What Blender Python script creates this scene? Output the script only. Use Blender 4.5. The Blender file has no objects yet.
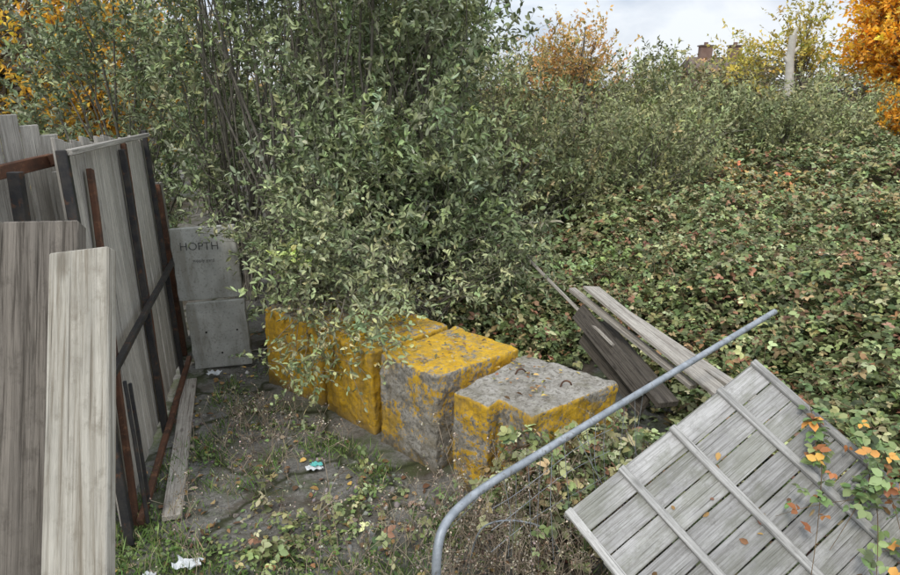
import bpy, math, random
import numpy as np
from mathutils import Vector, Matrix, Euler
sc=bpy.context.scene
RS=np.random.RandomState
rnd=random.Random(5)

# ------------------------------------------------------------ materials
def newmat(name):
    m=bpy.data.materials.new(name); m.use_nodes=True
    nt=m.node_tree; nt.nodes.clear()
    out=nt.nodes.new('ShaderNodeOutputMaterial')
    return m,nt,out
def N(nt,t,**kw):
    n=nt.nodes.new(t)
    for k,v in kw.items(): setattr(n,k,v)
    return n
def noise(nt,vec,scale,detail=6,rough=.6,dist=0):
    n=N(nt,'ShaderNodeTexNoise'); n.inputs['Scale'].default_value=scale
    n.inputs['Detail'].default_value=detail; n.inputs['Roughness'].default_value=rough
    n.inputs['Distortion'].default_value=dist
    if vec is not None: nt.links.new(vec,n.inputs['Vector'])
    return n.outputs['Fac']
def ramp(nt,fac,stops):
    r=N(nt,'ShaderNodeValToRGB'); e=r.color_ramp.elements
    while len(e)<len(stops): e.new(.5)
    for i,(p,c) in enumerate(stops):
        e[i].position=p
        e[i].color=(c if isinstance(c,tuple) else (c,c,c))+(1,)
    nt.links.new(fac,r.inputs['Fac']); return r.outputs['Color']
def mix(nt,f,a,b,mode='MIX'):
    m=N(nt,'ShaderNodeMix',data_type='RGBA',blend_type=mode)
    for sock,v in ((m.inputs[0],f),(m.inputs[6],a),(m.inputs[7],b)):
        if hasattr(v,'is_output'): nt.links.new(v,sock)
        else: sock.default_value=(v+(1,) if isinstance(v,tuple) else v)
    return m.outputs[2]
def math_(nt,op,a,b=0.0,c=None):
    m=N(nt,'ShaderNodeMath',operation=op)
    for s,v in zip(m.inputs,(a,b)):
        if hasattr(v,'is_output'): nt.links.new(v,s)
        else: s.default_value=v
    if c is not None: m.inputs[2].default_value=c
    return m.outputs[0]
def mapping(nt,vec,scale=(1,1,1),loc=None):
    m=N(nt,'ShaderNodeMapping'); m.inputs['Scale'].default_value=scale
    nt.links.new(vec,m.inputs['Vector'])
    if loc is not None:
        if hasattr(loc,'is_output'): nt.links.new(loc,m.inputs['Location'])
        else: m.inputs['Location'].default_value=loc
    return m.outputs[0]
def bump(nt,h,strength=.5,dist=.01):
    b=N(nt,'ShaderNodeBump'); b.inputs['Strength'].default_value=strength; b.inputs['Distance'].default_value=dist
    nt.links.new(h,b.inputs['Height']); return b.outputs['Normal']
def finish(nt,out,col,rough=.8,normal=None,metal=0,spec=.3):
    p=N(nt,'ShaderNodeBsdfPrincipled')
    for s,v in (('Base Color',col),('Roughness',rough),('Metallic',metal)):
        if hasattr(v,'is_output'): nt.links.new(v,p.inputs[s])
        else: p.inputs[s].default_value=(v+(1,) if isinstance(v,tuple) else v)
    p.inputs['Specular IOR Level'].default_value=spec
    if normal is not None: nt.links.new(normal,p.inputs['Normal'])
    nt.links.new(p.outputs[0],out.inputs[0]); return p
def mat_leaf(name,trans=.28,rough=.5,pale=.0,gain=1.0,spec=.4):
    m,nt,out=newmat(name)
    a=N(nt,'ShaderNodeAttribute',attribute_name='Col')
    col=a.outputs['Color']
    if gain!=1: col=mix(nt,1.0,col,(gain,gain,gain),'MULTIPLY')
    if pale>0:
        g=N(nt,'ShaderNodeNewGeometry')
        f=math_(nt,'MULTIPLY',g.outputs['Backfacing'],pale)
        col=mix(nt,f,col,(.38,.41,.28))
    p=finish(nt,out,col,rough,spec=spec)
    if trans<=0: return m
    t=N(nt,'ShaderNodeBsdfTranslucent'); 
    tc=mix(nt,1.0,col,(1.2,1.25,.75),'MULTIPLY')
    nt.links.new(tc,t.inputs['Color'])
    ms=N(nt,'ShaderNodeMixShader'); ms.inputs[0].default_value=trans
    nt.links.new(p.outputs[0],ms.inputs[1]); nt.links.new(t.outputs[0],ms.inputs[2])
    nt.links.new(ms.outputs[0],out.inputs[0]); return m
def mat_wood(name,c1,c2,dark,grain=1.0,green=.0,knots=.55):
    m,nt,out=newmat(name)
    tc=N(nt,'ShaderNodeTexCoord'); oi=N(nt,'ShaderNodeObjectInfo')
    cx=N(nt,'ShaderNodeCombineXYZ')
    r=math_(nt,'MULTIPLY',oi.outputs['Random'],37.0)
    for i in range(3): nt.links.new(r,cx.inputs[i])
    o=tc.outputs['Object']
    v1=mapping(nt,o,(90*grain,90*grain,3.2),cx.outputs[0])
    v2=mapping(nt,o,(22,22,1.1),cx.outputs[0])
    v3=mapping(nt,o,(6,6,3.5),cx.outputs[0])
    v5=mapping(nt,o,(150*grain,150*grain,2.0),cx.outputs[0])
    n1=noise(nt,v1,1,6,.72,.5); n2=noise(nt,v2,1,4,.65,1.2); n3=noise(nt,v3,1,4,.7); n5=noise(nt,v5,1,3,.6,.2)
    base=mix(nt,ramp(nt,n2,[(.3,0),(.7,1)]),c1,c2)
    g=ramp(nt,n1,[(.36,0),(.47,.6),(.58,1)])
    base=mix(nt,g,dark,base)
    crack=ramp(nt,n5,[(.32,.85),(.39,0)])
    base=mix(nt,crack,base,tuple(x*.4 for x in dark))
    base=mix(nt,ramp(nt,n3,[(.48,0),(.72,knots)]),base,tuple(x*.5 for x in c1))
    vk=N(nt,'ShaderNodeTexVoronoi'); vk.inputs['Scale'].default_value=1; nt.links.new(mapping(nt,o,(9,9,3.2),cx.outputs[0]),vk.inputs['Vector'])
    base=mix(nt,ramp(nt,vk.outputs['Distance'],[(.05,.75),(.13,0)]),base,tuple(x*.7 for x in dark))
    nd=noise(nt,mapping(nt,o,(28,28,20),cx.outputs[0]),1,5,.75)
    base=mix(nt,ramp(nt,nd,[(.53,0),(.70,.6)]),base,tuple(x*.9 for x in dark))
    if green>0:
        n4=noise(nt,mapping(nt,o,(9,9,5),cx.outputs[0]),1,4,.7)
        base=mix(nt,math_(nt,'MULTIPLY',ramp(nt,n4,[(.45,0),(.62,1)]),green),base,(.15,.16,.09))
    bright=math_(nt,'MULTIPLY_ADD',oi.outputs['Random'],.35,.8)
    cb=N(nt,'ShaderNodeCombineXYZ')
    for i in range(3): nt.links.new(bright,cb.inputs[i])
    base=mix(nt,1.0,base,cb.outputs[0],'MULTIPLY')
    finish(nt,out,base,.85,bump(nt,math_(nt,'ADD',n1,n5),.9,.005)); return m
def mat_simple(name,c1,c2,scale=8,rough=.7,metal=0,bs=.4,bd=.004,lo=.4,hi=.62,c3=None):
    m,nt,out=newmat(name); tc=N(nt,'ShaderNodeTexCoord'); o=tc.outputs['Object']
    n=noise(nt,o,scale,5,.68); f=noise(nt,o,scale*7,4,.6)
    col=mix(nt,ramp(nt,n,[(lo,0),(hi,1)]),c1,c2)
    if c3: col=mix(nt,ramp(nt,noise(nt,o,scale*2.3,6,.7,.4),[(.55,0),(.66,1)]),col,c3)
    finish(nt,out,col,rough,bump(nt,f,bs,bd),metal); return m

M_leaf=mat_leaf('shrub_leaf',0,.5,.4,2.25,.35)
M_leafb=mat_leaf('thicket_leaf',0,.55,.3,2.15,.3)
M_bleaf=mat_leaf('bramble_leaf',0,.5,.4,1.9,.35)
M_tleaf=mat_leaf('autumn_leaf',.3,.6,0,1.35)
M_dry=mat_leaf('dry_plant',0,.9,0,1.3,.1)
def mat_flat(name,c,rough=.9):
    m,nt,out=newmat(name); tc=N(nt,'ShaderNodeTexCoord')
    n=noise(nt,tc.outputs['Object'],14,2,.6)
    finish(nt,out,mix(nt,ramp(nt,n,[(.4,0),(.6,1)]),tuple(x*.75 for x in c),tuple(min(1,x*1.25) for x in c)),rough); return m
M_bark=mat_flat('bark',(.21,.19,.155))
M_barkp=mat_simple('bark_pale',(.55,.52,.45),(.68,.64,.56),4,.9)
M_cane=mat_flat('cane',(.16,.11,.06),.7)
M_drystem=mat_flat('dry_stem',(.38,.31,.23))
M_steelblack=mat_simple('painted_steel_black',(.022,.022,.024),(.05,.045,.04),10,.5,0,.3,.002,c3=(.10,.05,.028))
M_rust=mat_simple('rusty_steel',(.14,.065,.038),(.07,.042,.03),9,.85,0,.5,.003,c3=(.22,.11,.06))
M_galv=mat_simple('galvanised_steel',(.30,.33,.36),(.44,.47,.50),16,.5,.4,.3,.001,c3=(.20,.19,.17))
M_gatewood=mat_wood('weathered_sheet_wood',(.62,.585,.52),(.50,.47,.415),(.28,.255,.22),1.2)
M_palewood=mat_wood('pale_board_wood',(.50,.47,.40),(.61,.575,.49),(.27,.235,.18),1.3)
M_darkwood=mat_wood('dark_board_wood',(.34,.30,.25),(.24,.212,.18),(.10,.085,.068),1.3)
M_panelwood=mat_wood('grey_panel_wood',(.42,.41,.395),(.56,.55,.53),(.25,.24,.22),1.1,.35)
M_batten=mat_wood('batten_wood',(.54,.53,.50),(.64,.625,.59),(.30,.29,.27),1.1)
M_stackwood=mat_wood('stack_wood',(.44,.405,.35),(.54,.505,.44),(.20,.17,.145),1.2)
M_stackdark=mat_wood('stack_dark_wood',(.20,.175,.145),(.14,.122,.10),(.05,.042,.035),1.2)

# ------------------------------------------------------------ helpers
def link(o,parent=None):
    sc.collection.objects.link(o)
    if parent is not None: o.parent=parent
    return o
def empty(name,loc=(0,0,0)):
    e=bpy.data.objects.new(name,None); e.empty_display_size=.2; e.location=loc
    return link(e)
def setparent(o,p):
    o.parent=p
    o.matrix_parent_inverse=Matrix.Translation(-Vector(p.location))
def np_mesh(name,V,F,mats,fc=None,matidx=None,smooth=False):
    me=bpy.data.meshes.new(name)
    k=F.shape[1]
    me.vertices.add(len(V)); me.vertices.foreach_set('co',np.ascontiguousarray(V,dtype=np.float32).ravel())
    me.loops.add(F.size); me.loops.foreach_set('vertex_index',np.ascontiguousarray(F,dtype=np.int32).ravel())
    me.polygons.add(len(F)); me.polygons.foreach_set('loop_start',np.arange(0,F.size,k,dtype=np.int32))
    me.update(calc_edges=True)
    if smooth: me.polygons.foreach_set('use_smooth',np.ones(len(F),dtype=bool))
    if fc is not None:
        a=me.attributes.new('Col','FLOAT_COLOR','FACE')
        a.data.foreach_set('color',np.concatenate([fc,np.ones((len(fc),1))],1).astype(np.float32).ravel())
    for m in (mats if isinstance(mats,list) else [mats]): me.materials.append(m)
    return me
def nrm(a): return a/np.maximum(np.linalg.norm(a,axis=-1,keepdims=True),1e-9)
T6=np.array([[0,0,0],[.42,.28,.10],[.40,.66,.09],[0,1,-.10],[-.40,.66,.09],[-.42,.28,.10]])
F6=np.array([[0,1,2,3],[0,3,4,5]])
T4=np.array([[0,0,0],[.5,.45,.08],[0,1,-.05],[-.5,.45,.08]]); F4=np.array([[0,1,2,3]])
def leaves(name,P,D,Nn,L,W,C,mat,simple=False):
    T,F=(T4,F4) if simple else (T6,F6)
    D=nrm(D); S=nrm(np.cross(D,Nn)); U=np.cross(S,D)
    n=len(P);k=len(T)
    V=P[:,None,:]+D[:,None,:]*(T[None,:,1:2]*L[:,None,None])+S[:,None,:]*(T[None,:,0:1]*W[:,None,None])+U[:,None,:]*(T[None,:,2:3]*L[:,None,None])
    FF=F[None]+(np.arange(n)*k)[:,None,None]
    fc=np.repeat(C,len(F),axis=0)
    return np_mesh(name,V.reshape(-1,3),FF.reshape(-1,4),mat,fc)
def tubes(name,paths,radii,mat,sides=3):
    n,K,_=paths.shape
    t=np.gradient(paths,axis=1); t=nrm(t)
    ref=np.where(np.abs(t[...,2:3])>.9,np.array([1.,0,0]),np.array([0,0,1.]))
    a=nrm(np.cross(t,ref)); b=np.cross(t,a)
    ang=np.arange(sides)*2*np.pi/sides
    V=paths[:,:,None,:]+radii[:,:,None,None]*(np.cos(ang)[None,None,:,None]*a[:,:,None,:]+np.sin(ang)[None,None,:,None]*b[:,:,None,:])
    idx=np.arange(n*K*sides).reshape(n,K,sides)
    q=np.stack([idx[:,:-1,:],np.roll(idx,-1,2)[:,:-1,:],np.roll(idx,-1,2)[:,1:,:],idx[:,1:,:]],-1)
    return np_mesh(name,V.reshape(-1,3),q.reshape(-1,4),mat,None,smooth=True)
def palette(rs,n,cols,w,var=.25):
    cols=np.array(cols,float); w=np.array(w,float); w/=w.sum()
    c=cols[rs.choice(len(cols),n,p=w)]
    return np.clip(c*(1+var*rs.randn(n,1))*(1+.07*rs.randn(n,3)),.005,.9)
def quad(p0,p1,p2,K):
    t=np.linspace(0,1,K)[None,:,None]
    return p0[:,None]*(1-t)**2+2*p1[:,None]*t*(1-t)+p2[:,None]*t*t
def addobj(me,parent=None):
    return link(bpy.data.objects.new(me.name,me),parent)
def ups(rs,n,tilt):
    v=np.zeros((n,3)); v[:,2]=1; v[:,:2]=rs.randn(n,2)*tilt; return nrm(v)

def shrub(name,bases,ells,seed,nclump,ntw,nleaf,LL,WW,cols,w,twl=.4,up=.5,spread=.25,mat=None,
          simple=False,stem_r=.018,barkm=None,trunk=None,inner=.35,droop=0,cut=None,limbfrac=1.0,lt=.35):
    rs=RS(seed); mat=mat or M_leaf; barkm=barkm or M_bark
    bases=np.array(bases,float)
    wt=np.array([e[2] if len(e)>2 else e[1][0]*e[1][1]*e[1][2] for e in ells],float); wt/=wt.sum()
    ei=rs.choice(len(ells),nclump,p=wt)
    ec=np.array([e[0] for e in ells],float)[ei]; er=np.array([e[1] for e in ells],float)[ei]
    d=nrm(rs.randn(nclump,3)); rad=inner+(1-inner)*rs.rand(nclump,1)**.55
    cc=ec+d*rad*er
    if cut: 
        ok=cut(cc); cc=cc[ok]
    nclump=len(cc)
    db=np.linalg.norm(cc[:,None,:2]-bases[None,:,:2],axis=2)+rs.rand(nclump,len(bases))*.8
    bi=db.argmin(1); b0=bases[bi]+rs.randn(nclump,3)*[.12,.12,0]
    mid=b0*.5+cc*.5; mid[:,2]+=(cc[:,2]-b0[:,2])*.22
    mid[:,:2]=b0[:,:2]*.62+cc[:,:2]*.38
    limb=quad(b0,mid,cc,7); limb[:,1:-1]+=rs.randn(nclump,5,3)*.03*np.linalg.norm(er[:1])/3
    lr=np.linspace(1,.25,7)[None]*stem_r*(.5+rs.rand(nclump,1))
    k=int(nclump*limbfrac)
    e=empty(name,tuple(bases[0]))
    def put(me):
        o=addobj(me); setparent(o,e); return o
    put(tubes('stems',limb[:k],lr[:k],barkm,5))
    n=nclump*ntw; ci=np.repeat(np.arange(nclump),ntw)
    ldir=nrm(cc-limb[:,-3])[ci]
    st=cc[ci]-ldir*(rs.rand(n,1)*twl*.9)+rs.randn(n,3)*spread*.45
    td=nrm(ldir*.6+rs.randn(n,3)*.55+np.array([0,0,up]))
    tl=twl*(.5+.8*rs.rand(n,1))
    en=st+td*tl; md=st+td*tl*.5+rs.randn(n,3)*.06*twl; en[:,2]-=droop*tl[:,0]
    tw=quad(st,md,en,5)
    put(tubes('twigs',tw,np.linspace(1,.35,5)[None]*np.ones((n,1))*max(.0022,stem_r*.13),barkm,3))
    m=n*nleaf; ti=np.repeat(np.arange(n),nleaf)
    t=np.clip(rs.rand(m,1)**.8,.05,1)
    p0,p1,p2=st[ti],md[ti],en[ti]
    P=p0*(1-t)**2+2*p1*t*(1-t)+p2*t*t
    ax=nrm(2*(1-t)*(p1-p0)+2*t*(p2-p1))
    D=nrm(ax*.55+nrm(rs.randn(m,3))*.85+np.array([0,0,.05]))
    Nn=nrm(rs.randn(m,3)*.6+np.array([0,-.15,.8]))
    L=LL*(.5+.9*rs.rand(m)); W=WW*(.6+.75*rs.rand(m))
    cl=palette(rs,n,cols,w,.18)[ti]
    own=palette(rs,m,cols,w,.18)
    C=cl*(1-lt)+own*lt; C*=(1+.22*rs.randn(nclump,1))[ci][ti].clip(.6,1.6)
    put(leaves('leaves',P,D,Nn,L,W,np.clip(C,.005,.9),mat,simple))
    if trunk:
        tp,tr=trunk
        put(tubes('trunk',np.array([tp],float),np.array([tr],float),barkm,10))
    return e
def beam(name,p1,p2,w,t,mat,roll=0.0,bev=.003,parent=None,normal=None,warp=.012):
    p1,p2=Vector(p1),Vector(p2); z=(p2-p1); L=z.length; z.normalize()
    nn=Vector(normal) if normal else Vector((0,-1,.01))
    x=nn.cross(z).normalized(); y=z.cross(x).normalized()
    me=bpy.data.meshes.new(name)
    seg=8; V=[];F=[]
    for i in range(seg+1):
        zz=L*i/seg; jx=rnd.uniform(-1,1)*w*warp; jy=rnd.uniform(-1,1)*t*.06
        V+=[(-w/2+jx,-t/2+jy,zz),(w/2+jx,-t/2+jy,zz),(w/2+jx,t/2+jy,zz),(-w/2+jx,t/2+jy,zz)]
    for i in range(seg):
        a=i*4
        for j in range(4):
            F.append((a+j,a+(j+1)%4,a+4+(j+1)%4,a+4+j))
    F.append((3,2,1,0)); a=seg*4; F.append((a,a+1,a+2,a+3))
    me.from_pydata(V,[],F); me.materials.append(mat)
    o=bpy.data.objects.new(name,me)
    M=Matrix((( x.x,y.x,z.x,p1.x),(x.y,y.y,z.y,p1.y),(x.z,y.z,z.z,p1.z),(0,0,0,1)))
    if roll: M=M@Matrix.Rotation(roll,4,'Z')
    o.matrix_world=M
    if bev:
        b=o.modifiers.new('b','BEVEL'); b.width=bev; b.segments=1; b.limit_method='ANGLE'
    link(o)
    if parent: setparent(o,parent)
    return o
def pipe(name,pts,r,mat,parent=None):
    cu=bpy.data.curves.new(name,'CURVE'); cu.dimensions='3D'; cu.bevel_depth=r; cu.bevel_resolution=4; cu.use_fill_caps=True
    s=cu.splines.new('NURBS'); s.points.add(len(pts)-1)
    for p,q in zip(s.points,pts): p.co=(*q,1)
    s.use_endpoint_u=True; s.order_u=3; s.resolution_u=12
    cu.materials.append(mat)
    o=link(bpy.data.objects.new(name,cu))
    if parent: setparent(o,parent)
    return o

# ------------------------------------------------------------ terrain functions
_w=RS(3); _A=[(_w.randn(2)*f,_w.rand()*6.3,1/f) for f in (.5,.8,1.3,2.1,3.4,5.5) for _ in range(3)]
def fn(x,y,lo=0,hi=18):
    s=0;n=0
    for (k,ph,a) in _A[lo:hi]:
        s=s+a*np.sin(k[0]*x+k[1]*y+ph); n+=a
    return s/n*2
def sst(t): t=np.clip(t,0,1); return t*t*(3-2*t)
def canopy(x,y):
    xb=1.0-.75*sst((y-3.3)/3.5)
    r=sst((x-xb)/2.4)
    h=.66*r+.085*np.clip(x-3,0,8)*r
    low=.26*sst((y-4.5)/.8)*sst((x+.75+.25*fn(x,y,6))/.7)
    back=.30*sst((y-6.2)/1.0)
    h=np.maximum(np.maximum(h,low),back)
    return h*(1+.30*fn(x,y,6,18))+.09*fn(x,y,9,18)*sst(h/.2)
def ground(x,y):
    c=canopy(x,y)
    far=sst((y-30)/40)
    return np.maximum(0,c-.24)*(1-.2*far)+.012*fn(x*2.2,y*2.2,6,18)+.02*fn(x,y)

def axis(lo,hi,flo,fhi,fine):
    a=list(np.arange(flo,fhi,fine)); s=fine; v=fhi
    while v<hi: a.append(v); s*=1.25; v+=s
    s=fine; v=flo-fine
    b=[]
    while v>lo: b.append(v); s*=1.25; v-=s
    return np.array(b[::-1]+a+[hi])
xs=axis(-400,400,-3.5,7,.05); ys=axis(-60,600,1.2,11,.05)
X,Y=np.meshgrid(xs,ys); Zg=ground(X,Y)
idx=np.arange(X.size).reshape(X.shape)
Fq=np.stack([idx[:-1,:-1],idx[:-1,1:],idx[1:,1:],idx[1:,:-1]],-1).reshape(-1,4)
m,nt,out=newmat('ground_soil'); tc=N(nt,'ShaderNodeTexCoord'); o=tc.outputs['Object']
big=noise(nt,o,1.5,6,.65,.3); med=noise(nt,o,5,6,.7); fine=noise(nt,o,45,5,.7); vo=N(nt,'ShaderNodeTexVoronoi'); vo.inputs['Scale'].default_value=60; nt.links.new(o,vo.inputs['Vector'])
soil=mix(nt,ramp(nt,med,[(.35,0),(.65,1)]),(.070,.055,.040),(.15,.125,.095))
grit=mix(nt,ramp(nt,fine,[(.35,0),(.6,1)]),(.135,.13,.12),(.275,.265,.24))
col=mix(nt,ramp(nt,big,[(.38,0),(.48,.9)]),soil,grit)
col=mix(nt,ramp(nt,noise(nt,o,9,5,.7,.5),[(.5,0),(.65,.65)]),col,(.085,.08,.055))
col=mix(nt,ramp(nt,noise(nt,o,2.7,6,.7),[(.5,0),(.63,.75)]),col,(.08,.10,.038))
col=mix(nt,ramp(nt,vo.outputs['Distance'],[(.05,.25),(.3,0)]),col,(.40,.38,.34))
vc=N(nt,'ShaderNodeTexVoronoi',feature='DISTANCE_TO_EDGE'); vc.inputs['Scale'].default_value=1.7
nw=N(nt,'ShaderNodeTexNoise'); nw.inputs['Scale'].default_value=4; nt.links.new(o,nw.inputs['Vector'])
nt.links.new(mix(nt,.22,o,nw.outputs['Color']),vc.inputs['Vector'])
col=mix(nt,ramp(nt,vc.outputs['Distance'],[(.008,.9),(.04,0)]),col,(.045,.05,.024))
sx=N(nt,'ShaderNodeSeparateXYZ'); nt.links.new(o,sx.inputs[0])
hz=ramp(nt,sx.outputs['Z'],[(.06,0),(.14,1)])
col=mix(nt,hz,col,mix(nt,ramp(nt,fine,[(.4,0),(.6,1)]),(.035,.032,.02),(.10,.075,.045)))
finish(nt,out,col,.95,bump(nt,math_(nt,'ADD',fine,med),.8,.015),spec=.15)
addobj(np_mesh('ground',np.stack([X.ravel(),Y.ravel(),Zg.ravel()],1),Fq,m,smooth=True))

# ------------------------------------------------------------ concrete blocks
def mat_block(name,seed,top,side,dirt=.5):
    m,nt,out=newmat(name); tc=N(nt,'ShaderNodeTexCoord'); o=mapping(nt,tc.outputs['Object'],(1,1,1),(seed*3.1,seed*1.7,seed))
    g=N(nt,'ShaderNodeNewGeometry'); sn=N(nt,'ShaderNodeSeparateXYZ'); nt.links.new(g.outputs['Normal'],sn.inputs[0])
    isT=ramp(nt,sn.outputs['Z'],[(.55,0),(.8,1)])
    n1=noise(nt,o,2.8,8,.75,.4); n2=noise(nt,o,38,5,.75); n3=noise(nt,o,9,6,.75); n4=noise(nt,mapping(nt,o,(12,12,1.3)),1,5,.7)
    conc=mix(nt,ramp(nt,n3,[(.35,0),(.62,1)]),(.24,.22,.185),(.46,.435,.39))
    conc=mix(nt,ramp(nt,n2,[(.40,.75),(.5,0)]),conc,(.14,.125,.10))
    yel=mix(nt,ramp(nt,n4,[(.3,0),(.7,1)]),(.56,.32,.025),(.78,.48,.04))
    yel=mix(nt,ramp(nt,n2,[(.40,.5),(.52,0)]),yel,(.30,.21,.08))
    yel=mix(nt,ramp(nt,n3,[(.54,0),(.70,.45)]),yel,(.38,.27,.10))
    def mask(n,am): return ramp(nt,n,[(max(.0,.62-am*.3),0),(max(.02,.65-am*.3),1)])
    comb=math_(nt,'ADD',math_(nt,'MULTIPLY',n1,.65),math_(nt,'MULTIPLY',n2,.35))
    fT=mask(comb,top); fS=mask(comb,side)
    f=mix(nt,isT,fS,fT)
    col=mix(nt,f,conc,yel)
    d=ramp(nt,noise(nt,o,5.5,6,.75),[(.50,0),(.64,dirt)])
    col=mix(nt,d,col,mix(nt,isT,(.22,.18,.10),(.19,.17,.10)))
    stn=ramp(nt,noise(nt,mapping(nt,o,(16,16,.8)),1,5,.6,.4),[(.52,0),(.70,.5)])
    col=mix(nt,math_(nt,'MULTIPLY',stn,math_(nt,'SUBTRACT',1.0,isT)),col,(.17,.135,.085))
    lich=ramp(nt,noise(nt,o,26,4,.7),[(.6,0),(.66,.6)])
    col=mix(nt,math_(nt,'MULTIPLY',lich,isT),col,(.48,.47,.38))
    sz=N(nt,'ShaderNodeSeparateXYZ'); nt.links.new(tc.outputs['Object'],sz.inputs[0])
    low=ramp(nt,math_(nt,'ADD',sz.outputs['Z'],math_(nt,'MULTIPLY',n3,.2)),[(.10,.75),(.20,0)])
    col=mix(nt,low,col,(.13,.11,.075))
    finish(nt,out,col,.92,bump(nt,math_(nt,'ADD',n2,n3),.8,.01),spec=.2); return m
texb=bpy.data.textures.new('chip','CLOUDS'); texb.noise_scale=.10; texb.noise_depth=5
texc=bpy.data.textures.new('pits','CLOUDS'); texc.noise_scale=.03; texc.noise_depth=3
def block(outline,h,z0,mat,tilt=(0,0)):
    me=bpy.data.meshes.new('concrete_block'); n=len(outline)
    cx=sum(p[0] for p in outline)/n; cy=sum(p[1] for p in outline)/n
    V=[(p[0]-cx,p[1]-cy,-.05) for p in outline]+[(p[0]-cx,p[1]-cy,h) for p in outline]
    a=sum(outline[i][0]*outline[(i+1)%n][1]-outline[(i+1)%n][0]*outline[i][1] for i in range(n))
    F=[tuple(range(n))[::-1],tuple(range(n,2*n))]+[(i,(i+1)%n,n+(i+1)%n,n+i) for i in range(n)]
    if a<0: F=[f[::-1] for f in F]
    me.from_pydata(V,[],F); me.materials.append(mat)
    o=bpy.data.objects.new('concrete_block',me); o.location=(cx,cy,z0); o.rotation_euler=(tilt[0],tilt[1],0)
    b=o.modifiers.new('bev','BEVEL'); b.width=.012; b.segments=2
    r=o.modifiers.new('rm','REMESH'); r.mode='VOXEL'; r.voxel_size=.011; r.use_smooth_shade=True
    d=o.modifiers.new('d','DISPLACE'); d.texture=texb; d.strength=.032; d.mid_level=.5; d.texture_coords='LOCAL'
    d=o.modifiers.new('d2','DISPLACE'); d.texture=texc; d.strength=.010; d.mid_level=.5; d.texture_coords='LOCAL'
    link(o)
    return o
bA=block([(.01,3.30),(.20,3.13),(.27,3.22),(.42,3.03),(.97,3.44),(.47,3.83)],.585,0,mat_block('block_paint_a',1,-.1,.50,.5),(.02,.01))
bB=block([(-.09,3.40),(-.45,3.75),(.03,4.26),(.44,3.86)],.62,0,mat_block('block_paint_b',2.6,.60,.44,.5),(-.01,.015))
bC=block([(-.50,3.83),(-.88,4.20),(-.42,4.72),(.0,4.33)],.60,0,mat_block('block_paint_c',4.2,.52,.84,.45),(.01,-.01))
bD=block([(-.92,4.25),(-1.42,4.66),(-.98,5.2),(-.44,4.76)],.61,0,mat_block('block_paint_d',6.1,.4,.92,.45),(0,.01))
for i,(x,y) in enumerate([(.42,3.52),(.66,3.36)]):
    pipe('lifting_hook',[(x-.04,y,.55),(x-.036,y,.58),(x-.018,y+.01,.618),(x+.018,y+.01,.615),(x+.036,y+.02,.58),(x+.04,y+.02,.55)],.005,M_rust)

# ------------------------------------------------------------ gate
def gp(y,z,o=0.0): return (-1.62-.265*(y-2.75)-.05*z+o,y,z)
GN=(1,.265,.05)
gate=empty('steel_framed_timber_gate',gp(2.9,0))
yb=2.80
i=0
while yb<4.72:
    w=.145; yt=yb+.25
    top=1.97-.01*i+rnd.uniform(-.02,.02)
    beam('cladding_board_%d'%i,gp(yb+w/2,.06,-.03+rnd.uniform(-.003,.003)),gp(yt+w/2,top,-.03+rnd.uniform(-.004,.004)),w-.008,.018,M_gatewood,parent=gate,normal=GN)
    yb+=w+.002; i+=1
def gt(name,a,b,w,mat,o=.015,t=None):
    beam(name,gp(a[0],a[1],o),gp(b[0],b[1],o),w,t or w,mat,parent=gate,normal=GN,bev=.004)
gt('frame_near_stile',(2.76,0),(3.03,1.93),.045,M_steelblack,.012)
gt('rusty_stile',(2.90,0),(3.42,1.80),.045,M_rust,.012,.03)
gt('middle_stile',(3.88,0),(4.21,1.83),.04,M_steelblack,.014)
gt('middle_stile_rust',(3.98,0),(4.33,1.86),.04,M_rust,.003,.03)
gt('far_stile',(4.80,0),(5.02,1.9),.035,M_steelblack,.012)
gt('mid_rail',(2.92,.86),(5.1,.88),.035,M_steelblack,.052)
gt('bottom_rail',(2.85,.06),(5.0,.06),.035,M_rust,.052)
gt('top_rail',(3.03,1.92),(4.98,1.87),.03,M_gatewood,.045)
gt('drop_bolt',(2.98,.8),(2.86,.05),.018,M_steelblack,.09)
gt('drop_bolt_guide',(3.06,.75),(2.95,.1),.018,M_steelblack,.09)
g2=empty('timber_gate_leaf',gp(5.0,0,-.1))
yb=4.95
for i in range(5):
    beam('board_%d'%i,gp(yb+.07,.0,-.06),gp(yb+.15,1.5-.02*i,-.06),.14,.02,M_gatewood,parent=g2,normal=GN); yb+=.145
beam('stile',gp(5.20,0,-.02),gp(5.35,1.45,-.02),.05,.04,M_rust,parent=g2,normal=GN)
g3=empty('timber_fence_panel',(-2.05,2.6,0))
for i in range(8):
    y0=2.35+i*.15
    beam('board_%d'%i,(-2.04,y0,.05),(-2.06,y0+.02,2.36-.055*i),.144,.02,M_gatewood,parent=g3,normal=(1,.1,0))
beam('rail',(-1.99,2.3,1.83),(-1.93,3.2,1.87),.06,.03,M_rust,parent=g3,normal=(1,.1,0))
beam('rail_return',(-1.93,3.18,1.87),(-1.80,3.06,1.90),.05,.03,M_rust,parent=g3,normal=(.3,-1,0))
beam('post',(-1.88,2.72,0),(-1.86,2.80,1.86),.05,.05,M_steelblack,parent=g3,normal=(1,.1,0))
beam('post_far',(-1.98,3.28,0),(-1.98,3.32,1.8),.05,.05,M_gatewood,parent=g3,normal=(1,.1,0))
beam('timber_plank',(-2.02,4.62,.035),(-1.47,2.93,.03),.10,.03,M_stackwood,normal=(0,0,1))
beam('pale_fence_board',(-.38,-.02,.0),(-.637,1.095,1.93),.103,.028,M_palewood,normal=(0,-1,.25),bev=.0025,warp=.012)
beam('dark_fence_board',(-.60,.20,.0),(-.80,1.20,1.955),.20,.05,M_darkwood,normal=(.25,-1,.3),bev=.003,warp=.010)

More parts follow.
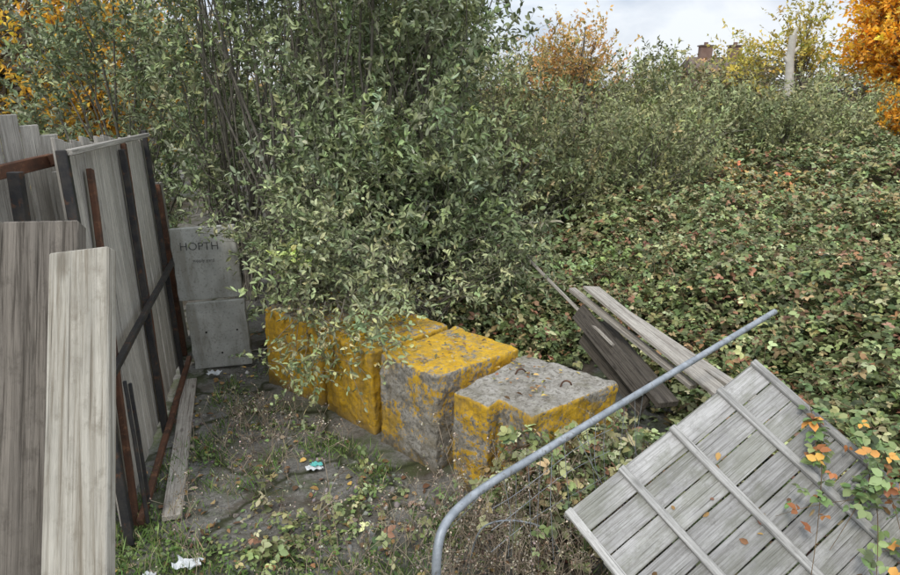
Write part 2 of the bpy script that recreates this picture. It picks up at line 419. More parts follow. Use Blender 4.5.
# ------------------------------------------------------------ lettered boards
m,nt,out=newmat('pale_board'); tc=N(nt,'ShaderNodeTexCoord'); o=tc.outputs['Object']
n1=noise(nt,o,3,6,.7,.5); n2=noise(nt,o,60,4,.6); n3=noise(nt,mapping(nt,o,(10,10,1.5)),1,6,.7)
col=mix(nt,ramp(nt,n1,[(.35,0),(.65,1)]),(.42,.42,.385),(.60,.60,.55))
col=mix(nt,ramp(nt,n3,[(.46,0),(.64,.6)]),col,(.26,.24,.19))
col=mix(nt,ramp(nt,n2,[(.56,0),(.64,.5)]),col,(.22,.21,.17))
finish(nt,out,col,.85,bump(nt,n2,.3,.002))
M_pboard=m
M_ink=mat_simple('faded_ink',(.07,.07,.065),(.20,.20,.19),40,.9)
M_hole=mat_simple('bolt_hole_dark',(.02,.02,.018),(.04,.035,.03),30,.9)  # darkness inside the holes painted as near-black colour on small solid blocks
lb=empty('lettered_board',(-1.95,4.95,0))
def slab(name,p1,p2,w,t,mat,par,nn):
    return beam(name,p1,p2,w,t,mat,parent=par,normal=nn,bev=.006)
NB=(.16,-1,.05)
slab('lower_slab',(-1.87,4.97,0.0),(-1.90,5.0,.56),.46,.045,M_pboard,lb,NB)
slab('upper_slab',(-1.93,5.02,.575),(-1.96,5.05,1.16),.50,.045,M_pboard,lb,NB)
def text(s,loc,size,par,rz=.16,rx=math.radians(90)):
    cu=bpy.data.curves.new('lettering','FONT'); cu.body=s; cu.size=size; cu.extrude=.001; cu.align_x='CENTER'
    cu.materials.append(M_ink); o=bpy.data.objects.new('lettering',cu); o.location=loc; o.rotation_euler=(rx,0,rz)
    link(o); setparent(o,par)
text('HOPTH',(-1.975,4.987,.985),.088,lb); text('supply yard',(-1.95,4.982,.89),.036,lb)
for (x,z) in ((-1.98,.30),(-1.74,.31),(-1.87,.12)):
    y=4.945+(x+1.87)*.16+.03*z/.56
    beam('bolt_hole',(x,y,z),(x,y,z+.014),.014,.006,M_hole,parent=lb,normal=NB,bev=.002)

# ------------------------------------------------------------ galvanised tube
fp=empty('bent_tube_fence_frame',(.3,2.3,0))
pipe('galvanised_tube',[(1.95,3.69,.92),(1.15,3.05,.82),(.55,2.58,.735),(.29,2.37,.70),(.17,2.27,.69),(.05,2.14,.685),(-.03,2.03,.66),(-.05,1.97,.58),(-.05,1.95,.45),(-.04,1.95,.2),(-.03,1.95,-.02)],.0175,M_galv,fp)
pipe('bent_wire',[(.08,2.5,.0),(.10,2.45,.3),(.2,2.4,.42),(.4,2.42,.38),(.5,2.5,.2),(.52,2.55,0)],.004,M_galv,fp)
A0=np.array([.16,2.26,.69]); A1=np.array([.95,2.90,.79]); rsw=RS(9); nW=15; wr=[]
for i in range(nW):
    f=i/(nW-1); t0=A0*(1-f)+A1*f; L=.25+.42*rsw.rand()
    bot=t0+np.array([.05*rsw.randn()+.04,-.03+.05*rsw.randn(),-L]); md=(t0+bot)/2+rsw.randn(3)*.012
    wr.append([t0,(t0+md)/2,md,(md+bot)/2,bot])
o_=addobj(tubes('mesh_wires',np.array(wr),np.full((nW,5),.0014),M_galv,4)); setparent(o_,fp)
hz_=[]
for dz in (.10,.2,.32):
    hz_.append([A0*(1-f)+A1*f+np.array([.01,-.005,-dz-.02*math.sin(7*f+dz*9)]) for f in np.linspace(.0,.75,9)])
o_=addobj(tubes('mesh_cross_wires',np.array(hz_),np.full((3,9),.0014),M_galv,4)); setparent(o_,fp)

# ------------------------------------------------------------ collapsed panel
Lc=Vector((.465,2.25,.55)); e1=Vector((.935,.505,.45)); W1=e1.length; e1.normalize()
e2=Vector((.575,-.664,-.479)); e2-=e1*e2.dot(e1); e2.normalize(); nv=e1.cross(e2); 
if nv.z<0: nv=-nv
pn=empty('collapsed_fence_panel',tuple(Lc)); HL=1.22
nb=11; bw=HL/nb
for i in range(nb):
    a=Lc+e2*(bw*(i+.5))
    beam('board_%d'%i,a+nv*rnd.uniform(-.004,.004)-e1*rnd.uniform(-.008,.02),a+e1*(W1+rnd.uniform(-.02,.015))+nv*rnd.uniform(-.004,.004)+e2*rnd.uniform(-.004,.004),bw-.006,.012,M_panelwood,parent=pn,normal=nv,bev=.002)
for k,f in enumerate((.015,.27,.53,.79,.985)):
    p=Lc+e1*(W1*f)+nv*.0165
    beam('batten_%d'%k,p-e2*.005,p+e2*(HL+.01)+e1*rnd.uniform(-.01,.01),.034,.018,M_batten,parent=pn,normal=nv,bev=.003)
p=Lc+e2*.012-nv*.02
beam('edge_rail',p,p+e1*W1,.03,.025,M_panelwood,parent=pn,normal=nv)

# ------------------------------------------------------------ wood stack
ws=empty('timber_pile',(1.2,4.0,.3))
def wp(a,b,w,t,mat,nn=(0,0,1),n='plank'): beam(n,a,b,w,t,mat,parent=ws,normal=nn)
wp((1.55,3.20,.56),(1.03,4.55,.81),.14,.022,M_stackwood,(.25,-.2,1))
wp((1.70,3.28,.54),(1.18,4.42,.71),.09,.022,M_stackwood,(.1,-.1,1))
wp((1.42,3.45,.54),(.92,4.70,.75),.055,.03,M_stackwood)
wp((1.10,4.0,.56),(.60,6.1,.78),.09,.022,M_stackwood,(.7,-.1,.7))
wp((1.18,3.60,.45),(.94,4.50,.64),.13,.03,M_stackdark,(-.8,-.5,.5))
wp((1.20,3.62,.32),(.98,4.45,.47),.13,.03,M_stackdark,(-.8,-.5,.3))
wp((1.30,3.50,.40),(1.08,4.4,.58),.14,.04,M_stackdark,(0,0,1))

# ------------------------------------------------------------ shrubs
G1=[(.10,.124,.056),(.138,.164,.078),(.066,.084,.036),(.19,.21,.095),(.21,.235,.155)]; W1_=[4,4,2.2,1.6,2.1]
shrub('willow_bush',[(-1.6,6.4,.05),(-.9,6.1,.05),(-.3,6.3,.05),(-2.2,6.8,.05),(-3.4,7,.05)],
  [((-1.6,6.6,2.3),(2.2,1.4,2.2),5),((-.40,6.1,1.9),(1.05,1.2,1.4),2.4),((-3.4,6.9,1.9),(1.3,1.2,1.2),1.4),((-.9,6.3,3.6),(1.8,1.3,1.1),2.2),((.0,5.9,1.0),(.8,.8,.6),1.0),((-.9,5.5,1.35),(1.0,.8,.8),1.5)],
  11,290,18,16,.064,.030,G1,W1_,twl=.45,up=.25,spread=.33,stem_r=.016,
  cut=lambda c:(c[:,2]>.55)&~((c[:,0]<-1.3)&(c[:,1]<5.8)))
shrub('overhanging_willow',[(-.8,5.4,.3),(-.2,5.3,.3)],[((-.80,4.50,1.0),(.58,.45,.32),1.2),((-1.15,4.75,1.25),(.42,.3,.40),.7),((.1,5.1,.9),(.6,.4,.35),.6),((-.40,4.15,.86),(.42,.3,.18),.5),((.6,5.6,.75),(.45,.4,.3),.4)],
  12,56,11,12,.050,.023,[(.13,.155,.08),(.20,.215,.115),(.085,.10,.045),(.25,.26,.14)],[3,2.4,1.6,1.2],twl=.36,up=-.02,spread=.22,stem_r=.007)
shrub('trailing_willow_twigs',[(-.9,4.5,.8)],[((-.95,4.0,.62),(.32,.28,.28),1),((-.5,3.75,.74),(.3,.2,.12),.4)],
  14,16,7,9,.042,.02,[(.19,.21,.10),(.12,.15,.07),(.30,.28,.12)],[3,2,1],twl=.28,up=-.25,spread=.2,stem_r=.004)
shrub('pale_leaf_shoot',[(-1.1,5.2,.6)],[((-1.12,4.50,1.08),(.10,.08,.08),1)],15,3,6,8,.05,.024,[(.32,.36,.14),(.26,.32,.11)],[1,1],twl=.14,up=.4,spread=.08,stem_r=.003)
G2=[(.12,.135,.06),(.16,.175,.08),(.085,.095,.042),(.21,.21,.10),(.21,.165,.08)]; W2=[4,4,2.2,1.8,.7]
shrub('sallow_bush',[(.9,9,.2),(1.8,9.6,.2),(2.8,10,.3),(-.6,9,.2)],
  [((1.0,9.2,1.2),(1.2,1.1,1.0),2),((2.2,9.9,1.05),(1.3,1.1,.85),2),((3.6,10.8,1.0),(1.1,1.0,.75),1.4),((-.3,9.5,1.7),(1.2,1.1,1.4),2)],
  21,180,16,14,.075,.032,G2,W2,twl=.48,up=1.1,spread=.4,stem_r=.018,simple=True,cut=lambda c:c[:,2]>.3,mat=M_leafb)
G3=[(.14,.155,.07),(.18,.195,.09),(.10,.11,.05),(.24,.22,.10)]; W3=[4,4,2,1.6]
shrub('sallow_bush',[(4.0,13.2,.6),(7,14,.8),(8.5,15,.9),(11,17,.9)],
  [((3.8,13.0,1.65),(1.0,1.0,1.1),1.6),((5.4,13.5,1.25),(1.3,1.1,.8),1.6),((6.9,14.2,1.25),(1.5,1.2,.7),1.8),((9.0,15.6,1.3),(1.6,1.2,.85),1.8),((11.6,17,1.2),(2.0,1.4,.7),1.8)],
  22,190,16,12,.10,.042,G3,W3,twl=.55,up=1.3,spread=.45,stem_r=.02,simple=True,mat=M_leafb)
shrub('hazel_thicket',[(-4,11,.2),(-1.5,11.5,.2)],
  [((-3.3,11.5,2.8),(2.4,1.2,2.6),3),((-.9,12.5,2.2),(1.9,1.2,1.9),2.4)],
  23,95,17,12,.10,.05,G1,W1_,twl=.7,up=.6,spread=.5,stem_r=.02,simple=True,mat=M_leafb)
shrub('distant_tree_belt',[(10,36,.5),(16,38,.5),(24,36,.5),(3,36,.5),(-8,34,.5),(33,38,.5)],
  [((4,36,1.9),(4,2,1.6),2),((11,37,1.9),(5,2,1.5),2),((18,38,1.9),(5,2,1.6),2.4),((25,38,2.2),(4,2,1.8),2.2),((-4,34,3.0),(5,2,2.5),2),((34,38,2.8),(5,2,2.6),2),((-14,30,3),(7,2,3),2)],
  24,340,14,9,.24,.14,[(.11,.125,.06),(.15,.155,.075),(.22,.17,.07),(.28,.16,.07)],[4,3,2,1.4],twl=1.0,up=.5,spread=1.0,stem_r=.05,simple=True,mat=M_leafb)
OR=[(.66,.33,.03),(.74,.45,.05),(.50,.22,.03),(.42,.33,.07)]
def tree(name,x,y,h,ell,seed,cols,w,nclump=70,ntw=14,nleaf=12,L=.16,twl=.9,barkm=None,tr=.16,simple=True,spread=.45):
    gz=float(ground(np.array(x,float),np.array(y,float)))
    tp=[(x,y,gz-.1),(x+.05,y,gz+h*.25),(x-.05,y+.05,gz+h*.5),(x+.03,y,gz+h*.72)]
    return shrub(name,[(x,y,gz+h*.2),(x+.02,y,gz+h*.4)],ell,seed,nclump,ntw,nleaf,L,L*.6,cols,w,twl=twl,up=.4,spread=spread,
      mat=M_tleaf,simple=simple,stem_r=tr*.3,trunk=(tp,[tr,tr*.8,tr*.6,tr*.35]),barkm=barkm,inner=.2)
tree('autumn_maple_tree',15.4,23,6,[((14.5,23,3.8),(1.4,1.4,1.5),2.2),((15.7,23.5,4.7),(2.2,1.5,1.7),2.4),((15.8,22.6,2.7),(1.4,1,.9),.9)],31,OR,[3,3,1,1],150,13,12,.16,.7)
tree('autumn_maple_tree',10.4,14.8,3,[((10.2,14.8,1.75),(.6,.5,.65),2)],32,OR,[3,2,1.5,1],30,12,10,.09,.3,tr=.05,spread=.3)
tree('beech_tree',6.0,31,6,[((5.9,31,3.6),(2.2,1.4,1.3),2),((4.6,31,2.9),(1.2,1.2,.8),.8)],33,[(.52,.29,.12),(.60,.37,.14),(.40,.31,.14),(.26,.26,.11)],[2,2,2,1.6],48,9,9,.17,1.0,tr=.1,spread=.8)
tree('yellowing_tree',13.4,26,5,[((13.4,26.2,3.4),(1.4,.9,1.0),2),((13.4,26.4,4.4),(1.1,.8,.9),1.4),((11.2,26.3,3.1),(.9,.8,.8),1)],34,[(.46,.39,.11),(.56,.45,.12),(.30,.30,.1)],[2,2,1.4],48,8,9,.15,.8,tr=.07,spread=.7)
tree('autumn_birch_tree',-8.6,12.5,7,[((-7.6,12.5,3.1),(2.0,1.4,2.6),2),((-6.0,12.8,2.4),(1.6,1,2.0),1.6)],35,[(.64,.38,.05),(.58,.43,.07),(.34,.32,.08),(.68,.42,.08)],[3,3,1.0,2],150,14,12,.10,.6)
lt=empty('lopped_tree_trunk',(11.9,23.8,.8))
me=tubes('trunk',np.array([[(11.9,23.8,.5),(11.85,23.8,2.4),(11.75,23.8,3.2),(11.75,23.8,3.95)]],float),np.array([[.17,.15,.13,.12]]),M_barkp,10); o_=addobj(me); setparent(o_,lt)
me=tubes('limb_stubs',np.array([[(11.75,23.8,3.3),(11.95,23.8,3.5),(12.02,23.8,3.58)],[(11.75,23.8,3.0),(11.58,23.8,3.2),(11.54,23.8,3.26)],[(11.75,23.8,3.8),(11.8,23.8,4.05),(11.85,23.8,4.2)]],float),np.array([[.07,.06,.05]]*3),M_barkp,8); o_=addobj(me); setparent(o_,lt)

# ------------------------------------------------------------ distant house
M_brick=mat_simple('brick',(.22,.14,.11),(.28,.19,.15),1.5,.9)
M_roof=mat_simple('roof_tiles',(.15,.11,.09),(.20,.15,.13),2,.9)
M_glass=mat_simple('window_glass',(.04,.05,.06),(.06,.07,.08),2,.15)
hs=empty('brick_house',(26,66,0))
def box(name,c,s,mat,par):
    me=bpy.data.meshes.new(name); x,y,z=[v/2 for v in s]
    V=[(c[0]+i*x,c[1]+j*y,c[2]+k*z) for i in(-1,1) for j in(-1,1) for k in(-1,1)]
    me.from_pydata(V,[],[(0,1,3,2),(4,6,7,5),(0,4,5,1),(2,3,7,6),(0,2,6,4),(1,5,7,3)]); me.materials.append(mat)
    o=link(bpy.data.objects.new(name,me)); setparent(o,par); return o
box('walls',(26,66,1.8),(6,6,3.6),M_brick,hs)
me=bpy.data.meshes.new('roof'); me.from_pydata([(22.7,62.7,3.6),(29.3,62.7,3.6),(29.3,69.3,3.6),(22.7,69.3,3.6),(22.7,66,5.1),(29.3,66,5.1)],[],[(0,1,5,4),(2,3,4,5),(0,4,3),(1,2,5),(0,3,2,1)]); me.materials.append(M_roof)
o_=link(bpy.data.objects.new('roof',me)); setparent(o_,hs)
for x in (24.4,27.2): box('chimney',(x,66,5.3),(1.1,.8,1.5),M_brick,hs); box('chimney_cap',(x,66,6.11),(1.3,1.0,.12),M_roof,hs); box('chimney_pot',(x,66,6.3),(.3,.3,.26),M_brick,hs)
for x in (24.2,26,27.8): box('window',(x,62.98,2.3),(1.0,.06,1.2),M_glass,hs)

# ------------------------------------------------------------ brambles
BR=[(.09,.115,.042),(.13,.155,.065),(.058,.075,.03),(.18,.19,.08),(.21,.165,.08),(.20,.11,.06),(.27,.28,.15),(.13,.065,.04)]
BW=[5,5.5,2.3,3.5,2,1.3,1.6,.5]
def trifol(rs,P,tilt,size,cols=BR,w=BW,var=.2):
    n=len(P); up=ups(rs,n,tilt); az=rs.rand(n)*6.283
    a=np.stack([np.cos(az),np.sin(az),np.zeros(n)],1); a=nrm(a-up*(a*up).sum(1,keepdims=True)); b=np.cross(up,a)
    Ps=[];Ds=[];Ns=[];Ls=[];Cs=[]; C=palette(rs,n,cols,w,var)
    for ang,l in ((0,1.),(1.25,.85),(-1.25,.85)):
        d=a*math.cos(ang)+b*math.sin(ang); d=d-up*.15+rs.randn(n,3)*.1
        Ps.append(P+d*.004); Ds.append(d); Ns.append(nrm(up+rs.randn(n,3)*.25)); Ls.append(size*l); Cs.append(C*(1+.08*rs.randn(n,1)))
    return [np.concatenate(q) for q in (Ps,Ds,Ns,Ls,Cs)]
rs=RS(41)
def mound_pts(n,ymax,ymin,xmax,rs,thr=.12):
    yy=ymin+(ymax-ymin)*rs.rand(n)**1.15; xx=-1.2+(xmax+1.2)*rs.rand(n)
    keep=(np.abs(xx)<yy*.78+.8); xx=xx[keep];yy=yy[keep]
    h=canopy(xx,yy); k=h>thr+.06*rs.randn(len(h)); return xx[k],yy[k],h[k]
def brown(C,P,rs):
    f=sst((fn(P[:,0]*1.9+7,P[:,1]*1.9)-.35)*2)[:,None]*.42
    r=(rs.rand(len(C),1)<f)
    return np.where(r,C*np.array([1.6,1.0,.85])+np.array([.03,.012,0]),C)
xx,yy,h=mound_pts(74000,7.5,1.6,6.2,rs)
dep=rs.rand(len(xx))**1.5*.28
clump=fn(xx*3,yy*3,6,18)
zz=np.maximum(h-dep+.07*clump+.03,ground(xx,yy)+.01)
P=np.stack([xx,yy,zz],1)
def clear(P):
    Lv=np.array(Lc); d=P-Lv; u=d@np.array(e1); v=d@np.array(e2); w=d@np.array(nv)
    inp=(u>-.03)&(u<W1+.03)&(v>-.03)&(v<HL+.1)&(w>-.05)
    tb=(P[:,1]>3.1)&(P[:,1]<4.7)&(np.abs((P[:,0]-1.52)+(P[:,1]-3.2)*.36)<.24)&(P[:,2]>.4)
    bl=(P[:,0]>-.1)&(P[:,0]<.95)&(P[:,1]<3.9)
    bx=(P[:,1]<4.9)&(P[:,0]<.25)
    return ~(inp|tb|bl|bx)
P=P[clear(P)]
sz=.052*(.5+.9*rs.rand(len(P)))
a,b,c_,d_,e_=trifol(rs,P,.5,sz); e_=brown(e_,a,rs)
bm=empty('bramble_patch',(3,5,.5))
def putb(me): o=addobj(me); setparent(o,bm); return o
putb(leaves('leaves_near',a,b,c_,d_,d_*.8,e_,M_bleaf))
xx,yy,h=mound_pts(70000,19,7.3,15,rs)
dep=rs.rand(len(xx))**1.6*.25
P=np.stack([xx,yy,np.maximum(h-dep+.07*fn(xx*3,yy*3,6,18)+.03,ground(xx,yy)+.01)],1)
a,b,c_,d_,e_=trifol(rs,P,.5,.075*(.5+.9*rs.rand(len(P)))); e_=brown(e_,a,rs)
putb(leaves('leaves_far',a,b,c_,d_,d_*.8,e_,M_bleaf,True))
def canes(name,starts,dirs,lens,hts,rs,parent,nl=14,size=.036,r=.0028,cols=BR,w=BW):
    n=len(starts); en=starts+dirs*lens[:,None]; en[:,2]=starts[:,2]+rs.rand(n)*.1-.02
    md=(starts+en)/2; md[:,2]+=hts*1.6; md+=rs.randn(n,3)*.05
    pa=quad(starts,md,en,9)
    o=addobj(tubes(name+'_canes',pa,np.linspace(1,.5,9)[None]*np.ones((n,1))*r,M_cane,4)); setparent(o,parent)
    ti=np.repeat(np.arange(n),nl); t=(.1+.9*rs.rand(n*nl,1))
    P=starts[ti]*(1-t)**2+2*md[ti]*t*(1-t)+en[ti]*t*t+rs.randn(n*nl,3)*.028
    q=trifol(rs,P,.6,size*(.55+.8*rs.rand(n*nl)),cols,w)
    o=addobj(leaves(name+'_leaves',q[0],q[1],q[2],q[3],q[3]*.75,q[4],M_bleaf)); setparent(o,parent)
n=620
xx,yy,h=mound_pts(3000,9,2.6,6,rs,.2); xx,yy,h=xx[:n],yy[:n],h[:n]
st=np.stack([xx,yy,h-.08],1); ok=clear(st); st=st[ok]; n=len(st)
az=rs.rand(n)*6.28; dr=np.stack([np.cos(az),np.sin(az),np.zeros(n)],1)
canes('arching',st,dr,.35+.7*rs.rand(n),.05+.26*rs.rand(n),rs,bm,11,.05)
n=9; st=np.array([[1.3+.5*rs.rand(),6.0+.5*rs.rand(),.35] for _ in range(n)]); az=rs.rand(n)*6.28
b5=empty('bramble_shoot',(1.5,6.2,.3))
canes('fresh',st,np.stack([np.cos(az),np.sin(az),np.zeros(n)],1),.3+.3*rs.rand(n),.2+.15*rs.rand(n),rs,b5,11,.055,cols=[(.19,.25,.08),(.15,.20,.065)],w=[1,1])
b2=empty('bramble_plant',(.7,3.0,0))
n=110; st=np.stack([.30+.85*rs.rand(n),2.70+.5*rs.rand(n),np.full(n,.02)],1)
az=rs.rand(n)*6.28; dr=np.stack([np.cos(az),np.sin(az),np.zeros(n)],1)
canes('clump',st,dr,.15+.45*rs.rand(n),.24+.40*rs.rand(n),rs,b2,13,.048,cols=BR,w=[3,5,1,5,1.5,.8,2,.3])
def pp(u,v,w=.05): return np.array(Lc+e1*u+e2*v+nv*w)
st=np.array([pp(W1*f,g,.03) for f,g in ((.98,.35),(.95,.62),(1.0,.8),(.9,.9),(.75,1.05),(1.05,.2),(1.02,.5),(1.06,.7),(1.06,.95),(1.08,.4),(.95,1.1),(.6,1.15),(1.05,.6),(1.0,1.0),(.8,1.15))])
en=np.array([pp(W1*f,g,.06) for f,g in ((.35,.80),(.5,.95),(.55,.5),(.4,1.1),(.3,.75),(.8,.45),(.7,.95),(.75,.62),(.65,1.05),(.85,.7),(.6,.85),(.45,.7),(.6,.7),(.7,.8),(.55,1.0))])
b3=empty('bramble_runner',tuple(st[0]))
md=(st+en)/2+np.array(nv)*.10+rs.randn(len(st),3)*.04; pa=quad(st,md,en,9)
o_=addobj(tubes('canes',pa,np.linspace(1,.5,9)[None]*np.ones((len(st),1))*.0022,M_cane,4)); setparent(o_,b3)
nl=18; ti=np.repeat(np.arange(len(st)),nl); t=.0+.9*rs.rand(len(ti),1)**1.15
Pq=st[ti]*(1-t)**2+2*md[ti]*t*(1-t)+en[ti]*t*t+rs.randn(len(ti),3)*.03+np.array(nv)*.02
q=trifol(rs,Pq,.5,.048*(.5+.7*rs.rand(len(ti))),[(.085,.125,.045),(.12,.155,.06),(.20,.08,.03),(.4,.2,.05)],[4,3,.6,.4])
o_=addobj(leaves('leaves',q[0],q[1],q[2],q[3],q[3]*.8,q[4],M_bleaf)); setparent(o_,b3)
k=45; P=np.array([pp(W1*rs.rand()**.7,HL*rs.rand()**.6,.012) for _ in range(k)])
D=rs.randn(k,1)*np.array(e1)[None]+rs.randn(k,1)*np.array(e2)[None]; NN=np.tile(np.array(nv),(k,1))+rs.randn(k,3)*.3
o_=addobj(leaves('panel_leaf_litter',P,D,NN,.012+.03*rs.rand(k),.008+.018*rs.rand(k),palette(rs,k,[(.22,.13,.06),(.30,.19,.08),(.16,.10,.06),(.5,.33,.1)],[4,2,4,.6]),M_dry)); setparent(o_,pn)

# ------------------------------------------------------------ ground cover
def inblock(x,y):
    s=(x*.68+y*.73); t=(x*.73-y*.68)
    return (s>2.28)&(s<3.2)&(t>-4.3)&(t<-1.6)&(x<1.0)
rs=RS(51)
def gpts(n,x0,x1,y0,y1,dens):
    x=x0+(x1-x0)*rs.rand(n); y=y0+(y1-y0)*rs.rand(n); k=(rs.rand(n)<dens(x,y))&~inblock(x,y); x=x[k];y=y[k]
    k=((x+.81)**2+(y-3.38)**2)>.012; x=x[k];y=y[k]
    return np.stack([x,y,ground(x,y)],1)
def gd(x,y):
    f=fn(x*2.4+3,y*2.4,6,18); base=sst((f-.03)*2.6)
    edge=sst((2.7-y)/.6)*.35+.8*sst((.26-np.abs(x+1.24))/.15)*sst((fn(x*3,y*3,6)+.6))
    path=1-.85*sst((.40-np.hypot((x+.72),(y-3.0)*.55))/.2)
    return np.clip((base+edge)*path,0.015,1)
P=gpts(44000,-1.75,.9,1.5,5.3,gd); n=len(P)
D=ups(rs,n,.6); L=.03+.10*rs.rand(n)**1.7
C=palette(rs,n,[(.09,.155,.04),(.13,.20,.055),(.19,.225,.09),(.36,.31,.18)],[4,4,2,1.0])
addobj(leaves('grass',P,D,nrm(rs.randn(n,3)),L,.004+.0035*rs.rand(n),C,M_dry,True))
P=gpts(18000,-1.7,.9,1.5,5.2,lambda x,y:gd(x+.4,y-.3)**1.3); P[:,2]+=.005+.02*rs.rand(len(P)); n=len(P)
a=rs.randn(n,3)*[1,1,.3]
addobj(leaves('ground_weeds',P,a,ups(rs,n,.45),.014+.026*rs.rand(n),.011+.018*rs.rand(n),palette(rs,n,[(.07,.105,.03),(.10,.14,.045),(.05,.07,.027),(.14,.13,.06)],[4,3,2,1]),M_leaf,True))
P=gpts(1500,-1.9,1.0,1.6,6.0,lambda x,y:.8+0*x); n=len(P); P[:,2]+=.012
addobj(leaves('fallen_leaves',P,rs.randn(n,3)*[1,1,.15],ups(rs,n,.4),.022+.034*rs.rand(n),.016+.024*rs.rand(n),palette(rs,n,[(.20,.12,.06),(.30,.19,.09),(.46,.32,.09),(.13,.08,.05),(.32,.26,.19)],[4,3,.8,4.5,2]),M_dry))
bx=[]
for (cx,cy,z,k) in ((.45,3.45,.597,80),(-.02,3.83,.635,60),(-.45,4.25,.615,110),(-.93,4.7,.625,160)):
    q=np.stack([cx+.2*rs.randn(k),cy+.2*rs.randn(k),np.full(k,z+.008)],1); 
    s=(q[:,0]-cx)*.68+(q[:,1]-cy)*.73; t=(q[:,0]-cx)*.73-(q[:,1]-cy)*.68
    bx.append(q[(abs(s)<.3)&(abs(t)<.22)])
P=np.concatenate(bx); n=len(P)
addobj(leaves('leaf_litter',P,rs.randn(n,3)*[1,1,.1],ups(rs,n,.3),.018+.022*rs.rand(n),.012+.016*rs.rand(n),palette(rs,n,[(.20,.12,.06),(.30,.22,.1),(.45,.34,.1),(.14,.14,.06)],[4,3,1.5,2]),M_dry))
ico_v=np.array([[0,0,1],[.9,0,.3],[.28,.85,.3],[-.72,.53,.3],[-.72,-.53,.3],[.28,-.85,.3],[.72,.53,-.4],[-.28,.85,-.4],[-.9,0,-.4],[-.28,-.85,-.4],[.72,-.53,-.4],[0,0,-1]])
ico_f=np.array([[0,1,2],[0,2,3],[0,3,4],[0,4,5],[0,5,1],[1,6,2],[2,7,3],[3,8,4],[4,9,5],[5,10,1],[2,6,7],[3,7,8],[4,8,9],[5,9,10],[1,10,6],[11,7,6],[11,8,7],[11,9,8],[11,10,9],[11,6,10]])
P=gpts(6000,-1.8,1.0,1.5,5.5,lambda x,y:np.clip(.9-gd(x,y),.06,1)); n=len(P)
s=(.003+.016*rs.rand(n)**4)[:,None,None]*(1+.3*rs.randn(n,1,3)); V=P[:,None,:]+ico_v[None]*s*(1+.15*rs.randn(n,12,1)); V[:,:,2]+=.002
me=np_mesh('gravel',V.reshape(-1,3),(ico_f[None]+(np.arange(n)*12)[:,None,None]).reshape(-1,3),M_dry,np.repeat(palette(rs,n,[(.25,.24,.22),(.18,.17,.15),(.40,.38,.34),(.12,.10,.08)],[3,4,1.0,2]),20,axis=0)); addobj(me)
ds=empty('dry_weed_stems',(-.2,2.4,0))
def dry(P,hmin,hmax,seed,nm,flecks=14,nb=5,cols=None):
    rs=RS(seed); n=len(P); H=hmin+(hmax-hmin)*rs.rand(n)
    tip=P+ups(rs,n,.34)*H[:,None]; md=(P+tip)/2+rs.randn(n,3)*.03
    o=addobj(tubes(nm+'_stems',quad(P,md,tip,5),np.linspace(1,.4,5)[None]*np.ones((n,1))*.0026,M_drystem,3)); setparent(o,ds)
    bi=np.repeat(np.arange(n),nb); t=.35+.65*rs.rand(n*nb,1); s=P[bi]*(1-t)**2+2*md[bi]*t*(1-t)+tip[bi]*t*t
    e=s+nrm(rs.randn(n*nb,3)+[0,0,1.1])*(.04+.10*rs.rand(n*nb,1)); m2=(s+e)/2+rs.randn(n*nb,3)*.008
    o=addobj(tubes(nm+'_branchlets',quad(s,m2,e,3),np.ones((n*nb,3))*.0013,M_drystem,3)); setparent(o,ds)
    fi=np.repeat(np.arange(n*nb),flecks); F=e[fi]+rs.randn(len(fi),3)*.007; k=len(F)
    cols=cols or [(.32,.27,.20),(.46,.41,.33),(.18,.13,.09),(.15,.15,.08)]
    o=addobj(leaves(nm+'_seedheads',F,rs.randn(k,3),rs.randn(k,3),.007+.010*rs.rand(k),.004+.007*rs.rand(k),palette(rs,k,cols,[3,1.6,2.4,1.4]),M_dry,True)); setparent(o,ds)
P=gpts(220,-.75,.6,1.7,2.8,lambda x,y:.2+.8*sst((x+.7)/.8)); dry(P,.12,.50,61,'umbel',6)
P=gpts(170,.1,.9,2.3,3.1,lambda x,y:1+0*x); dry(P,.2,.62,62,'mugwort',9,6)
P=gpts(60,-1.6,-.9,1.9,3.6,lambda x,y:.6+0*x); dry(P,.06,.2,63,'low',5,4)
P=gpts(80,-1.5,-.6,3.4,4.2,lambda x,y:.8+0*x); dry(P,.1,.35,64,'edge',5,5)
b4=empty('bramble_seedling',(-.5,3.4,0))
P=gpts(70,-1.1,.1,2.0,3.6,lambda x,y:.8+0*x); n=len(P); az=rs.rand(n)*6.28
canes('low',P,np.stack([np.cos(az),np.sin(az),np.zeros(n)],1),.1+.2*rs.rand(n),.05+.14*rs.rand(n),rs,b4,6,.038,.0018,w=[3,5,1,4,1,.8,2,.3])

# ------------------------------------------------------------ litter
M_white=mat_simple('white_plastic',(.75,.77,.78),(.62,.65,.66),20,.4)
M_teal=mat_simple('teal_print',(.10,.45,.42),(.15,.55,.5),20,.4)
def crumple(name,c,r,mat,seed,flat=.4):
    rs=RS(seed); ph=rs.rand(9)*6.28
    nU,nV=14,8; V=[]
    for i in range(nU):
        for j in range(nV):
            u=i/(nU-1)-.5; v=j/(nV-1)-.5
            z=flat*r*(math.sin(9*u+ph[0])*math.cos(8*v+ph[1])+.6*math.sin(17*v+ph[2]+6*u)) 
            V.append((c[0]+r*2*u*(1+.15*math.sin(8*v+ph[3])),c[1]+r*1.2*v*(1+.2*math.sin(9*u+ph[4])),c[2]+abs(z)*.6+.012))
    F=[(i*nV+j,(i+1)*nV+j,(i+1)*nV+j+1,i*nV+j+1) for i in range(nU-1) for j in range(nV-1)]
    me=bpy.data.meshes.new(name); me.from_pydata(V,[],F); me.materials.append(mat); link(bpy.data.objects.new(name,me))
crumple('litter_wrapper',(-.81,3.40,0.02),.048,M_white,1)
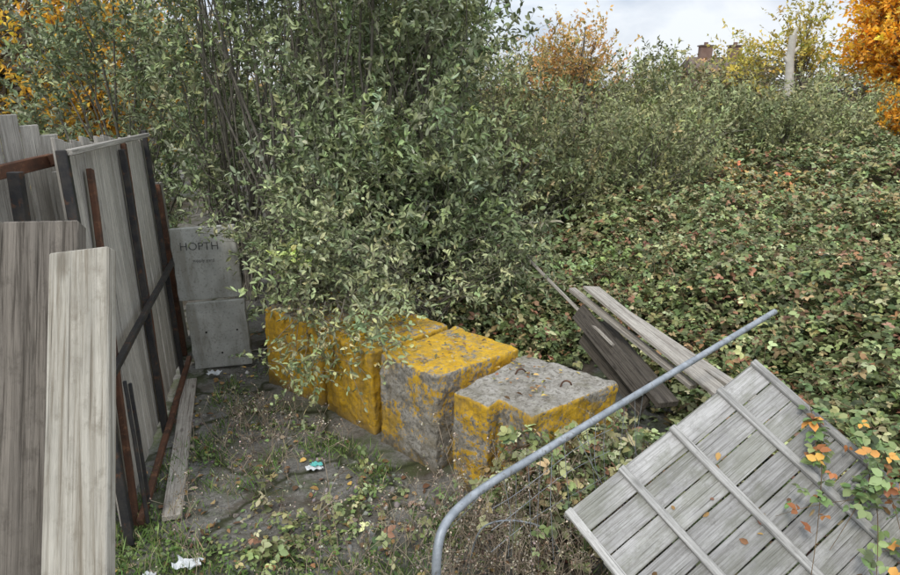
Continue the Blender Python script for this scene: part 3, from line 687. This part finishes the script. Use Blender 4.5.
crumple('litter_wrapper',(-.80,3.415,.035),.034,M_teal,2)
crumple('litter_bag',(-1.25,2.58,.02),.06,M_white,3,.5)
crumple('litter_bag',(-1.88,4.75,.02),.05,M_white,4,.5)
crumple('litter_bag',(-1.4,2.50,.02),.03,M_white,5,.5)

# ------------------------------------------------------------ light, sky, camera
el,azs=math.radians(50),math.radians(205)
w=bpy.data.worlds.new('World'); sc.world=w; w.use_nodes=True; nt=w.node_tree
bg=nt.nodes['Background']; sky=N(nt,'ShaderNodeTexSky'); sky.sky_type='NISHITA'; sky.sun_disc=False; sky.sun_elevation=el; sky.sun_rotation=azs
tc=N(nt,'ShaderNodeTexCoord'); v=mapping(nt,tc.outputs['Generated'],(1,1,2.6))
n1=noise(nt,v,2.6,7,.55,.3); n2=noise(nt,v,3.4,6,.55,.4)
cl=mix(nt,ramp(nt,n2,[(.40,0),(.58,1)]),(4.2,4.65,5.4),(6.2,6.45,6.8))
sz=N(nt,'ShaderNodeSeparateXYZ'); nt.links.new(tc.outputs['Generated'],sz.inputs[0])
g=math_(nt,'MULTIPLY_ADD',math_(nt,'MAXIMUM',sz.outputs['Z'],0.0),.7,1.0)
cb=N(nt,'ShaderNodeCombineXYZ')
for i in range(3): nt.links.new(g,cb.inputs[i])
cl=mix(nt,1.0,cl,cb.outputs[0],'MULTIPLY')
fac=ramp(nt,n1,[(.3,.8),(.55,1)])
colr=mix(nt,fac,sky.outputs[0],cl); nt.links.new(colr,bg.inputs[0]); bg.inputs[1].default_value=.145
sl=bpy.data.lights.new('Sun','SUN'); sl.energy=1.5; sl.angle=math.radians(12); sl.color=(1,.95,.87)
so=bpy.data.objects.new('Sun',sl); link(so)
d=Vector((math.sin(azs)*math.cos(el),math.cos(azs)*math.cos(el),math.sin(el)))
so.rotation_euler=d.to_track_quat('Z','Y').to_euler()
cd=bpy.data.cameras.new('Camera'); cd.sensor_width=36; cd.lens=26; cd.clip_end=1500; cd.clip_start=.02
co=bpy.data.objects.new('Camera',cd); co.location=(0,0,2.2); co.rotation_euler=(math.radians(90-17),0,0); link(co); sc.camera=co
sc.view_settings.view_transform='Standard'; sc.view_settings.look='None'; sc.view_settings.exposure=0
